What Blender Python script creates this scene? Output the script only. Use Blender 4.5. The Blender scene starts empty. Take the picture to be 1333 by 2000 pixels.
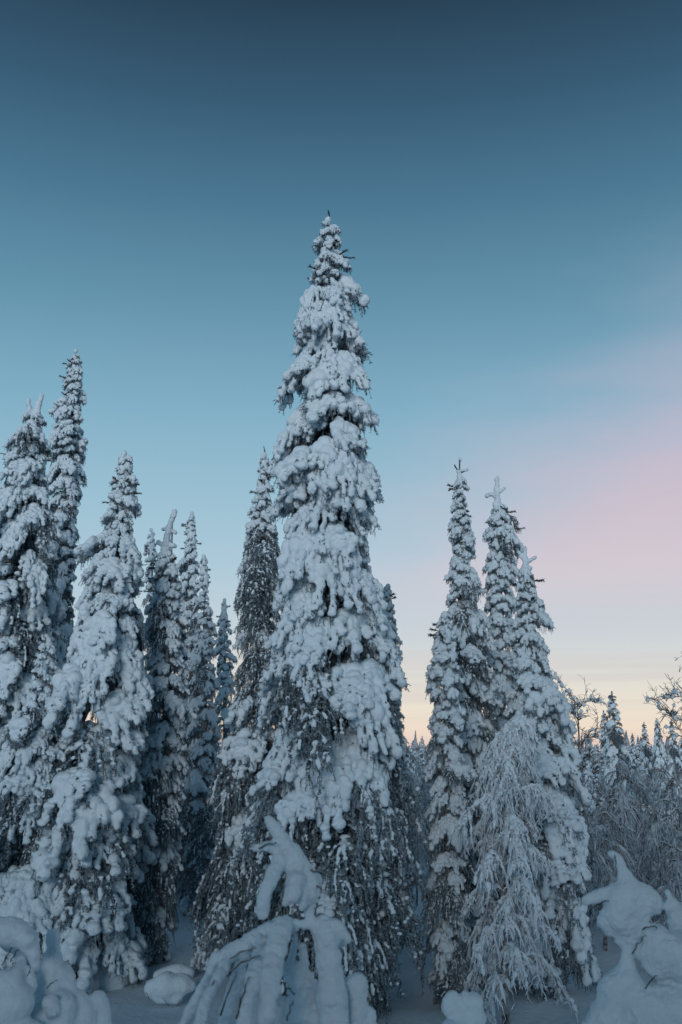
import bpy, math, random
import numpy as np
from mathutils import Vector, Matrix

# ------------------------------------------------------------------ camera
scene = bpy.context.scene
COL = scene.collection
CAM_H = 3.2
F = 35.0 / 36.0 * 2000.0
TH = math.atan(470.0 / F)
cam_d = bpy.data.cameras.new('camera')
cam_d.sensor_fit = 'VERTICAL'
cam_d.sensor_height = 36.0
cam_d.lens = 35.0
cam_d.clip_start = 0.05
cam_d.clip_end = 6000
cam_d.dof.use_dof = True
cam_d.dof.focus_distance = 15.0
cam_d.dof.aperture_fstop = 4.0
cam = bpy.data.objects.new('camera', cam_d)
cam.location = (0, 0, CAM_H)
cam.rotation_euler = (math.pi / 2 + TH, 0, 0)
COL.objects.link(cam)
scene.camera = cam

# ------------------------------------------------------------------ sky
def lin(c):
    return tuple(((v / 255) / 12.92 if v / 255 <= 0.04045 else ((v / 255 + 0.055) / 1.055) ** 2.4) for v in c)

def make_sky():
    w = bpy.data.worlds.new('World')
    scene.world = w
    w.use_nodes = True
    nt = w.node_tree
    nt.nodes.clear()
    N = lambda t: nt.nodes.new(t)
    L = nt.links.new
    out = N('ShaderNodeOutputWorld')
    bg = N('ShaderNodeBackground')
    L(bg.outputs[0], out.inputs[0])
    tc = N('ShaderNodeTexCoord')
    sep = N('ShaderNodeSeparateXYZ')
    L(tc.outputs['Generated'], sep.inputs[0])
    def m(op, a, b=None, clamp=False):
        n = N('ShaderNodeMath'); n.operation = op; n.use_clamp = clamp
        for i, v in enumerate((a, b)):
            if v is None: continue
            if isinstance(v, (int, float)): n.inputs[i].default_value = v
            else: L(v, n.inputs[i])
        return n.outputs[0]
    def sstep(v, a, b):
        n = N('ShaderNodeMapRange'); n.interpolation_type = 'SMOOTHSTEP'
        L(v, n.inputs[0]); n.inputs[1].default_value = a; n.inputs[2].default_value = b
        n.inputs[3].default_value = 0; n.inputs[4].default_value = 1
        return n.outputs[0]
    X, Y, Z = sep.outputs
    el = m('MULTIPLY', m('ARCSINE', Z), 180 / math.pi)
    hyp = m('SQRT', m('ADD', m('MULTIPLY', X, X), m('MULTIPLY', Y, Y)))
    hyp = m('MAXIMUM', hyp, 0.001)
    pa = math.radians(45)
    c = m('DIVIDE', m('ADD', m('MULTIPLY', X, math.sin(pa)), m('MULTIPLY', Y, math.cos(pa))), hyp)
    # soft wispy distortion of the clear-sky bands
    mp = N('ShaderNodeMapping'); mp.inputs['Scale'].default_value = (2.2, 2.2, 9.0)
    mp.inputs['Rotation'].default_value = (0, math.radians(14), 0)
    L(tc.outputs['Generated'], mp.inputs[0])
    nz = N('ShaderNodeTexNoise'); nz.inputs['Scale'].default_value = 1.6
    nz.inputs['Detail'].default_value = 4; nz.inputs['Roughness'].default_value = 0.5
    L(mp.outputs[0], nz.inputs['Vector'])
    nv = m('SUBTRACT', nz.outputs['Fac'], 0.5)
    def ramp(stops, lo, hi):
        mr = N('ShaderNodeMapRange'); mr.inputs[1].default_value = lo; mr.inputs[2].default_value = hi
        L(el, mr.inputs[0])
        r = N('ShaderNodeValToRGB'); L(mr.outputs[0], r.inputs[0])
        e = r.color_ramp.elements
        while len(e) > 1: e.remove(e[-1])
        for i, (a, col) in enumerate(stops):
            p = (a - lo) / (hi - lo)
            if i == 0: e[0].position = p; q = e[0]
            else: q = e.new(p)
            q.color = (*lin(col), 1)
        return r.outputs[0]
    base = ramp([(-10, (120, 130, 140)), (-1, (190, 175, 180)), (0.2, (224, 197, 190)), (1.2, (239, 221, 201)), (2.6, (234, 225, 209)),
                 (4.6, (218, 220, 214)), (7.2, (192, 209, 218)), (10.5, (172, 201, 217)), (13.8, (157, 193, 211)),
                 (19.5, (129, 174, 197)), (25.2, (101, 147, 172)), (31, (75, 118, 145)), (36, (56, 91, 116)),
                 (41, (40, 64, 84)), (55, (31, 51, 69)), (90, (27, 45, 63))], -10, 90)
    # away from the glow the low sky is cool blue
    cool = ramp([(-10, (80, 100, 120)), (0, (112, 138, 162)), (3, (124, 152, 177)), (7.2, (142, 173, 196)), (10.5, (150, 184, 205)), (13.8, (147, 187, 209)),
                 (19.5, (117, 170, 195)), (25.2, (92, 144, 171)), (31, (71, 115, 142)), (36, (56, 92, 117)),
                 (41, (43, 69, 90)), (55, (33, 55, 75)), (90, (28, 48, 68))], -10, 90)
    wm = N('ShaderNodeMix'); wm.data_type = 'RGBA'
    L(sstep(c, -0.1, 0.62), wm.inputs[0]); L(cool, wm.inputs[6]); L(base, wm.inputs[7])
    base = wm.outputs[2]
    # rosy glow of the twilight arch
    eb = m('MINIMUM', m('ADD', m('MULTIPLY', m('SUBTRACT', c, 0.71), 55), 12.0), 23)
    eb = m('ADD', eb, m('MULTIPLY', nv, 15))
    d = m('SUBTRACT', eb, el)
    up = sstep(d, -6.5, 10.0)
    lowf = sstep(el, 3.5, 10.5)
    side = sstep(c, 0.45, 0.93)
    pm = m('MULTIPLY', m('MULTIPLY', up, lowf), side)
    pink = ramp([(-10, (200, 180, 190)), (0, (226, 196, 196)), (6, (212, 208, 214)), (10, (212, 202, 210)), (13, (208, 194, 206)), (18, (188, 185, 204)), (24, (158, 173, 193)), (30, (140, 160, 180)), (90, (90, 110, 130))], -10, 90)
    mix = N('ShaderNodeMix'); mix.data_type = 'RGBA'
    L(pm, mix.inputs[0]); L(base, mix.inputs[6]); L(pink, mix.inputs[7])
    # thin bands of cloud close to the horizon
    mp2 = N('ShaderNodeMapping'); mp2.inputs['Scale'].default_value = (1.3, 1.3, 42.0)
    L(tc.outputs['Generated'], mp2.inputs[0])
    n2 = N('ShaderNodeTexNoise'); n2.inputs['Scale'].default_value = 1.3; n2.inputs['Detail'].default_value = 5
    L(mp2.outputs[0], n2.inputs['Vector'])
    bm_ = m('MULTIPLY', sstep(n2.outputs['Fac'], 0.47, 0.62), m('MULTIPLY', sstep(el, 1.0, 2.4), m('SUBTRACT', 1.0, sstep(el, 3.6, 8.0))))
    bm_ = m('MULTIPLY', bm_, 0.3)
    mix2 = N('ShaderNodeMix'); mix2.data_type = 'RGBA'
    L(bm_, mix2.inputs[0]); L(mix.outputs[2], mix2.inputs[6]); mix2.inputs[7].default_value = (*lin((205, 192, 197)), 1)
    L(mix2.outputs[2], bg.inputs[0])
    bg.inputs[1].default_value = 1.0
make_sky()

# low, weak, very soft twilight light from behind the camera
sun_d = bpy.data.lights.new('sun', 'SUN')
sun_d.energy = 1.4
sun_d.angle = math.radians(20)
sun_d.color = (1.0, 0.985, 0.99)
sun = bpy.data.objects.new('sun', sun_d)
_az, _el = math.radians(191), math.radians(10)      # where the light comes from, clockwise from straight ahead
_dir = Vector((math.sin(_az) * math.cos(_el), math.cos(_az) * math.cos(_el), math.sin(_el)))
sun.rotation_euler = _dir.to_track_quat('Z', 'Y').to_euler()
COL.objects.link(sun)

vs = scene.view_settings
scene.display_settings.display_device = 'sRGB'
vs.view_transform = 'Standard'; vs.look = 'None'; vs.exposure = 0.0; vs.gamma = 1.0
vs.use_curve_mapping = False
scene.render.engine = 'CYCLES'
scene.cycles.use_denoising = True
scene.cycles.max_bounces = 4
scene.cycles.diffuse_bounces = 3
scene.cycles.transparent_max_bounces = 4

# ------------------------------------------------------------------ materials
def mat_new(name):
    mt = bpy.data.materials.new(name); mt.use_nodes = True
    nt = mt.node_tree; nt.nodes.clear()
    o = nt.nodes.new('ShaderNodeOutputMaterial'); b = nt.nodes.new('ShaderNodeBsdfPrincipled')
    nt.links.new(b.outputs[0], o.inputs[0])
    b.inputs['Specular IOR Level'].default_value = 0.2
    return mt, nt, b

def noise(nt, scale, detail=3, rough=0.5, coord='Object'):
    tc = nt.nodes.new('ShaderNodeTexCoord'); n = nt.nodes.new('ShaderNodeTexNoise')
    n.inputs['Scale'].default_value = scale; n.inputs['Detail'].default_value = detail
    n.inputs['Roughness'].default_value = rough
    nt.links.new(tc.outputs[coord], n.inputs['Vector'])
    return n.outputs['Fac']

def snow_mat(name, grain, dist, col=(0.71, 0.83, 0.90)):
    mt, nt, b = mat_new(name)
    f = noise(nt, grain * 0.12, 3)
    r = nt.nodes.new('ShaderNodeValToRGB'); nt.links.new(f, r.inputs[0])
    r.color_ramp.elements[0].color = (col[0] * 0.90, col[1] * 0.91, col[2] * 0.92, 1); r.color_ramp.elements[0].position = 0.3
    r.color_ramp.elements[1].color = (*col, 1); r.color_ramp.elements[1].position = 0.65
    nt.links.new(r.outputs[0], b.inputs['Base Color'])
    b.inputs['Roughness'].default_value = 0.85
    g = noise(nt, grain, 5, 0.65)
    bp = nt.nodes.new('ShaderNodeBump'); bp.inputs['Strength'].default_value = 0.55; bp.inputs['Distance'].default_value = dist
    nt.links.new(g, bp.inputs['Height']); nt.links.new(bp.outputs[0], b.inputs['Normal'])
    return mt

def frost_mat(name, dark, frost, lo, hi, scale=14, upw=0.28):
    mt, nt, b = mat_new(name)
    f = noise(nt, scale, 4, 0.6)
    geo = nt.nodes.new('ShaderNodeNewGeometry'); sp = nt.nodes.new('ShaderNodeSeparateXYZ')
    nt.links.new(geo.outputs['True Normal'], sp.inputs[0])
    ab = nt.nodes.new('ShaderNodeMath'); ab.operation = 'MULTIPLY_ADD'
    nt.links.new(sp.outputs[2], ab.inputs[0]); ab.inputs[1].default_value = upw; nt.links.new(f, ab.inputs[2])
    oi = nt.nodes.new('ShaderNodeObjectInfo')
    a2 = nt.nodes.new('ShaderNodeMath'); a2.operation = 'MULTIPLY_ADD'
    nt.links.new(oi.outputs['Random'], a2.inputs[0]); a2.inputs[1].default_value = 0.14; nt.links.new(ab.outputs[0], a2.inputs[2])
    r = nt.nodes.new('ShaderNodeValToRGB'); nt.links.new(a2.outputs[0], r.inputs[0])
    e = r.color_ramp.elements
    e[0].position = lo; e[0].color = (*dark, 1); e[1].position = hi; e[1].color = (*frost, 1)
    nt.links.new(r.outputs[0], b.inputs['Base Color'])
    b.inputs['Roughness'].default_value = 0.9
    return mt

M_SNOW = snow_mat('packed snow', 38, 0.03)
M_FSNOW = snow_mat('fuzzy rime snow', 90, 0.02)
M_GROUND = snow_mat('ground snow', 9, 0.06)
M_NEEDLE = frost_mat('frosted spruce needles', (0.014, 0.025, 0.030), (0.37, 0.48, 0.56), 0.44, 0.80)
M_BARE = frost_mat('bare needle twig', (0.015, 0.02, 0.018), (0.30, 0.32, 0.33), 0.52, 0.85)
M_BARK = frost_mat('frosted bark', (0.05, 0.04, 0.035), (0.50, 0.53, 0.55), 0.42, 0.78, 9)
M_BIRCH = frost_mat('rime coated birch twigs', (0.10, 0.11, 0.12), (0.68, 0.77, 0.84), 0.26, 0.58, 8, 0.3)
M_BIRCH_SHADE = frost_mat('thin birch twigs darkened for shade', (0.04, 0.047, 0.055), (0.46, 0.55, 0.62), 0.34, 0.70, 8, 0.3)  # darker birch copy: thin dark twigs, plus the thicket's shade put into the colour
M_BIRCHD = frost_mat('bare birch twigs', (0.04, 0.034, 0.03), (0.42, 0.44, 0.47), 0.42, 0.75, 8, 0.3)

# ------------------------------------------------------------------ helpers
def P(px, py, Y):
    """photo pixel -> world point at the forward distance Y"""
    a, b = (px - 666.5) / F, (1000.0 - py) / F
    dy = math.cos(TH) - b * math.sin(TH)
    dz = math.sin(TH) + b * math.cos(TH)
    t = Y / dy
    return Vector((a * t, Y, CAM_H + dz * t))

def px_m(py, Y):
    """metres per photo pixel at the distance Y"""
    b = (1000.0 - py) / F
    return Y / (math.cos(TH) - b * math.sin(TH)) / F

def mesh_np(name, V, Fc, mats, smooth=False, mi=None):
    """V (n,3), Fc (m,3|4)"""
    me = bpy.data.meshes.new(name)
    V = np.asarray(V, dtype=np.float32); Fc = np.asarray(Fc, dtype=np.int32)
    k = Fc.shape[1]
    me.vertices.add(len(V)); me.vertices.foreach_set('co', V.ravel())
    me.loops.add(Fc.size); me.loops.foreach_set('vertex_index', Fc.ravel())
    me.polygons.add(len(Fc)); me.polygons.foreach_set('loop_start', np.arange(0, Fc.size, k, dtype=np.int32))
    me.polygons.foreach_set('loop_total', np.full(len(Fc), k, dtype=np.int32))
    for mt in mats: me.materials.append(mt)
    if mi is not None: me.polygons.foreach_set('material_index', np.asarray(mi, dtype=np.int32))
    me.polygons.foreach_set('use_smooth', np.full(len(Fc), smooth, dtype=bool))
    me.update(); me.validate()
    return me

def link(name, data, parent=None, mw=None):
    o = bpy.data.objects.new(name, data)
    COL.objects.link(o)
    if parent is not None: o.parent = parent
    if mw is not None: o.matrix_local = mw
    return o

def tag(o, label, cat, group=None):
    o['label'] = label; o['category'] = cat
    if group: o['group'] = group
    return o

# unit icosphere
def ico(sub):
    import bmesh
    bm = bmesh.new(); bmesh.ops.create_icosphere(bm, subdivisions=sub, radius=1)
    V = np.array([v.co[:] for v in bm.verts]); Fc = np.array([[v.index for v in f.verts] for f in bm.faces])
    bm.free(); return V, Fc
ICO_V, ICO_F = ico(2)

TEX = {}
def clouds(size, depth=2):
    k = (size, depth)
    if k not in TEX:
        t = bpy.data.textures.new('clouds_%g' % size, 'CLOUDS'); t.noise_scale = size; t.noise_depth = depth
        TEX[k] = t
    return TEX[k]

def largest_piece(me):
    """keep only the biggest connected piece of a mesh"""
    import bmesh
    bm = bmesh.new(); bm.from_mesh(me)
    seen = set(); best = []; pieces = []
    for v in bm.verts:
        if v in seen: continue
        st = [v]; seen.add(v); comp = []
        while st:
            q = st.pop(); comp.append(q)
            for e in q.link_edges:
                w = e.other_vert(q)
                if w not in seen: seen.add(w); st.append(w)
        pieces.append(comp)
    if len(pieces) > 1:
        pieces.sort(key=len)
        bmesh.ops.delete(bm, geom=[v for c in pieces[:-1] for v in c], context='VERTS')
        bm.to_mesh(me)
    bm.free(); me.update()

def blob_mesh(name, balls, voxel, disp, mat, smooth_it=3):
    """closed lumpy snow surface: union of balls (x,y,z,rx,ry,rz) remeshed, smoothed and displaced"""
    B = np.asarray(balls, dtype=np.float64)
    V = (ICO_V[None] * B[:, None, 3:6] + B[:, None, 0:3]).reshape(-1, 3)
    Fc = (ICO_F[None] + (np.arange(len(B)) * len(ICO_V))[:, None, None]).reshape(-1, 3)
    me = mesh_np('tmp', V, Fc, [])
    o = bpy.data.objects.new('tmp', me); COL.objects.link(o)
    r = o.modifiers.new('r', 'REMESH'); r.mode = 'VOXEL'; r.voxel_size = voxel
    s = o.modifiers.new('s', 'SMOOTH'); s.iterations = smooth_it; s.factor = 0.5
    for (size, st) in disp:
        d = o.modifiers.new('d', 'DISPLACE'); d.texture = clouds(size); d.strength = st; d.mid_level = 0.5
        d.texture_coords = 'LOCAL'
    dg = bpy.context.evaluated_depsgraph_get()
    ev = o.evaluated_get(dg)
    m2 = bpy.data.meshes.new_from_object(ev)
    bpy.data.objects.remove(o); bpy.data.meshes.remove(me)
    m2.name = name
    m2.materials.clear(); m2.materials.append(mat)
    m2.polygons.foreach_set('use_smooth', np.ones(len(m2.polygons), dtype=bool))
    m2.update()
    return m2

def to_np(me):
    V = np.empty(len(me.vertices) * 3, dtype=np.float32); me.vertices.foreach_get('co', V)
    me.calc_loop_triangles()
    T = np.empty(len(me.loop_triangles) * 3, dtype=np.int32); me.loop_triangles.foreach_get('vertices', T)
    return V.reshape(-1, 3), T.reshape(-1, 3)

TUBE_F = {}
class Tris:
    """collects tubes and needle blades as triangles"""
    def __init__(s): s.V = []; s.F = []; s.n = 0
    def add(s, V, Fc):
        s.V.append(np.asarray(V, dtype=np.float32)); s.F.append(np.asarray(Fc, dtype=np.int32) + s.n); s.n += len(V)
    def tube(s, pts, rad, k=4):
        P_ = np.asarray(pts, dtype=np.float64); n = len(P_)
        R = np.broadcast_to(np.asarray(rad, dtype=np.float64), (n,))
        T = np.gradient(P_, axis=0); T /= np.linalg.norm(T, axis=1, keepdims=True) + 1e-9
        a = np.where(np.abs(T[:, 2:3]) > 0.9, np.array([[1., 0, 0]]), np.array([[0, 0, 1.]]))
        U = np.cross(T, a); U /= np.linalg.norm(U, axis=1, keepdims=True) + 1e-9
        W = np.cross(T, U)
        ang = np.arange(k) / k * 2 * math.pi
        V = P_[:, None] + R[:, None, None] * (np.cos(ang)[None, :, None] * U[:, None] + np.sin(ang)[None, :, None] * W[:, None])
        if (n, k) not in TUBE_F:
            Fc = []
            for i in range(n - 1):
                for j in range(k):
                    a0, a1 = i * k + j, i * k + (j + 1) % k
                    Fc += [(a0, a1, a1 + k), (a0, a1 + k, a0 + k)]
            for j in range(1, k - 1): Fc.append(((n - 1) * k, (n - 1) * k + j, (n - 1) * k + j + 1))
            TUBE_F[(n, k)] = np.array(Fc, dtype=np.int32)
        s.add(V.reshape(-1, 3), TUBE_F[(n, k)])
    def needles(s, pts, count, length, width, rng, lean=0.6):
        P_ = np.asarray(pts, dtype=np.float64); n = len(P_)
        t = rng.uniform(0, n - 1.001, count); i = t.astype(int); f = (t - i)[:, None]
        b = P_[i] * (1 - f) + P_[i + 1] * f
        T = P_[i + 1] - P_[i]; T /= np.linalg.norm(T, axis=1, keepdims=True) + 1e-9
        r = rng.normal(size=(count, 3)); r -= (r * T).sum(1, keepdims=True) * T
        r /= np.linalg.norm(r, axis=1, keepdims=True) + 1e-9
        d = r + T * lean; d /= np.linalg.norm(d, axis=1, keepdims=True)
        l = length * rng.uniform(0.6, 1.2, (count, 1)); q = np.cross(d, rng.normal(size=(count, 3)))
        q /= np.linalg.norm(q, axis=1, keepdims=True) + 1e-9
        V = np.stack([b + q * width, b - q * width, b + d * l], axis=1).reshape(-1, 3)
        s.add(V, np.arange(count * 3).reshape(-1, 3))
    def mesh(s, name, mat, smooth=False):
        return mesh_np(name, np.concatenate(s.V), np.concatenate(s.F), [mat], smooth)

# ------------------------------------------------------------------ terrain
def ground_h(x, y):
    d = math.hypot(x * 0.6, y) if y > 0 else abs(x) * 0.6
    rise = 1.5 * (1 - min(1, max(0, (d - 1.0) / 10.5))) ** 1.4
    h = rise + 0.10 * math.sin(x * 0.55 + 1.3) * math.sin(y * 0.5 + 0.4) + 0.05 * math.sin(x * 1.7 + y * 1.1) + 0.035 * math.sin(x * 3.1 - y * 2.3 + 2 * math.sin(y * 0.9)) * math.sin(x * 1.3 + y * 2.9)
    if abs(x) > 60 or y > 60: h *= 1 / (1 + (max(abs(x), y) - 60) / 60)
    return h

def build_ground():
    ax = np.concatenate([-np.geomspace(3000, 14, 34), np.linspace(-13.5, 13.5, 110), np.geomspace(14, 3000, 34)])
    ay = np.concatenate([-np.geomspace(600, 8, 22), np.linspace(-7.5, 26, 120), np.geomspace(26.5, 4000, 40)])
    V = [(x, y, ground_h(x, y)) for y in ay for x in ax]
    nx = len(ax)
    Fc = [(j * nx + i, j * nx + i + 1, (j + 1) * nx + i + 1, (j + 1) * nx + i) for j in range(len(ay) - 1) for i in range(nx - 1)]
    o = link('ground', mesh_np('ground', V, Fc, [M_GROUND], True))
    o['kind'] = 'structure'; o['label'] = 'smooth bluish snow cover between the trees'
build_ground()

# ------------------------------------------------------------------ bough prototypes
class Bough: pass

def make_bough(kind, seed, voxel=0.018):
    rng = np.random.default_rng(seed); U = rng.uniform
    snow = []; tw = Tris()
    def ball(p, r, sq=0.88): snow.append((p[0], p[1], p[2], r * U(0.82, 1.22), r * U(0.82, 1.22), r * sq * U(0.85, 1.15)))
    def twig(p, d, l, n, nl=0.045):
        q = np.array(p); d = np.array(d, dtype=float); d /= np.linalg.norm(d)
        pts = [q + d * l * s + np.array([0, 0, -0.25 * l * s * s]) for s in np.linspace(0, 1, 5)]
        tw.tube(pts, np.linspace(0.008, 0.004, 5), 3)
        tw.needles(pts, n, nl, 0.0065, rng)
        return pts
    def down(): return (U(-.3, .5), U(-.4, .4), -1.0)
    reach, drop, fat, nf, fl, fw = {          # reach, droop, snow thickness, fingers, finger length, finger spread
        'tip': (0.42, U(0.0, 0.14), 0.145, 5, 0.16, 0.20),
        'pad': (0.74, U(0.22, 0.42), 0.172, 8, 0.26, 0.36),
        'hand': (0.80, U(0.50, 0.80), 0.165, 10, 0.48, 0.44),
        'lacy': (0.90, U(0.7, 1.1), 0.045, 14, 0.55, 0.45)}[kind]
    ph = U(0, 6); rise = U(0.06, 0.16)
    def axis(t):
        return np.array([reach * math.sin(t * math.pi / 2) ** 0.9, 0.05 * math.sin(3 * t + ph), rise * math.sin(t * 3.1) - drop * t ** 2.0])
    ts = np.linspace(0, 1, 12); ax = [axis(t) for t in ts]
    tw.tube(ax, np.linspace(0.030, 0.010, 12), 4)
    if kind in ('pad', 'hand', 'lacy'):      # the bare inner limb that carries the bough
        tw.tube([(-0.22, 0, -0.02), (-0.1, 0.01, 0.0), (0.02, 0, 0.0)], (0.036, 0.034, 0.030), 4)
        for q_ in range(10): twig((-U(0.0, 0.22), U(-.1, .1), -0.02), down(), U(0.2, 0.45), 46)
    tw.needles(ax[2:], 160, 0.055, 0.008, rng)
    t = 0.10 if kind == 'tip' else 0.24
    while t < 1.02:          # a row of separate pillows along the limb
        p = axis(min(t, 1.0)); r = fat * U(0.72, 1.18) * (1.08 - 0.35 * abs(t - 0.6))
        if kind == 'lacy':
            r = fat * U(0.8, 1.7)
            if U() < 0.65: ball(p + np.array([0.02, U(-.03, .03), r * 0.5]), r)
            t += 0.06; continue
        ball(p + np.array([0.02, U(-.07, .07), r * 0.42]), r)
        if kind != 'tip':
            for q in range(2):
                if U() < 0.55: ball(p + np.array([U(-.05, .05), U(-1, 1) * r * 1.25, -r * U(0.0, 0.5)]), r * U(0.42, 0.7))
        for q in range(3):
            v = rng.normal(size=3); v /= np.linalg.norm(v); v[2] = -abs(v[2]) * 0.5
            ball(p + v * r * 0.95 + np.array([0, 0, r * 0.35]), r * U(0.25, 0.42))
        t += r * 1.15 / reach
    for k in range(nf):
        t = 0.30 + 0.70 * (k + U(0.1, .9)) / nf
        sg = 1 if k % 2 else -1
        end = t > 0.88
        p0 = axis(min(t, 1.0))
        side = sg * fw * U(0.5, 1.1) * (0.35 if end else 1.0) * (1.1 - 0.3 * t)
        out = U(0.06, 0.28) * (1.6 if end else 1.0) * (0.5 if kind == 'tip' else 1)
        L_ = fl * U(0.5, 1.25)
        br = [p0 + np.array([out * s ** 0.8, side * math.sin(min(1, s * 1.25) * math.pi / 2), 0.03 * math.sin(3 * s) - L_ * s ** 1.5]) for s in np.linspace(0, 1, 13)]
        tw.tube(br, np.linspace(0.014, 0.006, 13), 3)
        tw.needles(br, 120, 0.055, 0.008, rng)
        on = U() < 0.5; r0 = fat * U(0.5, 0.8)
        if kind == 'lacy':
            for j, p in enumerate(br[1:]):
                if U() < 0.25: on = not on
                if on: ball(p + np.array([U(-.015, .015), U(-.015, .015), 0.015]), U(0.018, 0.046))
        else:
            for p in br[1:]: ball(p, r0 * 0.58)             # thin crust that joins the pillows
            acc = 0.0; nxt = U(0.2, 0.8) * r0
            for j in range(1, 13):
                acc += float(np.linalg.norm(br[j] - br[j - 1]))
                if acc < nxt and j < 12: continue
                if j < 12 and U() < 0.08: nxt = acc + r0; continue
                r = r0 * U(0.62, 1.12) * (1.1 - 0.25 * j / 12); p = br[j]
                c = p + np.array([U(-.02, .03), U(-.03, .03), r * 0.4]); ball(c, r, U(0.8, 1.15))
                for q in range(4):                           # buds round the rim
                    v = rng.normal(size=3); v /= np.linalg.norm(v); v[2] = -abs(v[2]) * 0.7 + 0.1
                    if U() < 0.6: ball(c + v * r * 0.85, r * U(0.26, 0.5))
                nxt = acc + r * U(0.95, 1.55)
        for q in range(9 if kind == 'lacy' else 8):      # frosted twigs hanging under the snow
            twig(br[int(U(1, 13))] + np.array([U(-.05, .03), U(-.05, .05), -0.02]), down(), U(0.10, 0.28) * (0.7 if kind == 'tip' else 1), 34)
        for q in range(6):               # twig ends poking out beyond the snow
            i = int(U(3, 13))
            twig(br[i], (U(.1, 1), sg * U(-.3, 1), U(-.9, .1)), U(0.03, 0.09) + r0 * 0.8, 30, 0.035)
    for k in range(5 if kind == 'tip' else 14):     # inner curtain near the trunk
        twig(axis(U(0.02, 0.55)) + np.array([0, U(-.14, .14), 0]), down(), U(0.2, 0.5) * (0.6 if kind == 'tip' else 1), 50)
    b = Bough()
    b.kind = kind
    b.snow = blob_mesh('snow_' + kind, snow, voxel, [(0.16, 0.06), (0.05, 0.014)], M_SNOW, 3)
    if kind != 'lacy': largest_piece(b.snow)
    b.twig = tw.mesh('needles_' + kind, M_NEEDLE)
    V, _ = to_np(b.snow)
    b.reach = float(np.percentile(V[:, 0], 99)); b.drop = max(0.10, -float(np.percentile(V[:, 2], 1)))
    return b

BO = {'tip': [make_bough('tip', 10 + i) for i in range(7)],
      'pad': [make_bough('pad', 30 + i) for i in range(8)],
      'hand': [make_bough('hand', 50 + i) for i in range(8)],
      'lacy': [make_bough('lacy', 70 + i) for i in range(6)]}
LOW = {'tip': [make_bough('tip', 110 + i, 0.05) for i in range(3)],
       'pad': [make_bough('pad', 130 + i, 0.055) for i in range(3)],
       'hand': [make_bough('hand', 150 + i, 0.055) for i in range(3)]}

# ------------------------------------------------------------------ spruces
def trunk_mesh(H, lean, r0, rng):
    t = Tris()
    pts = [(lean[0] * s, lean[1] * s, H * s - 0.25 * (1 - s)) for s in np.linspace(0, 0.985, 14)]
    t.tube(pts, np.linspace(r0, 0.012, 14), 8)
    return t.mesh('trunk', M_BARK, True)

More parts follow.
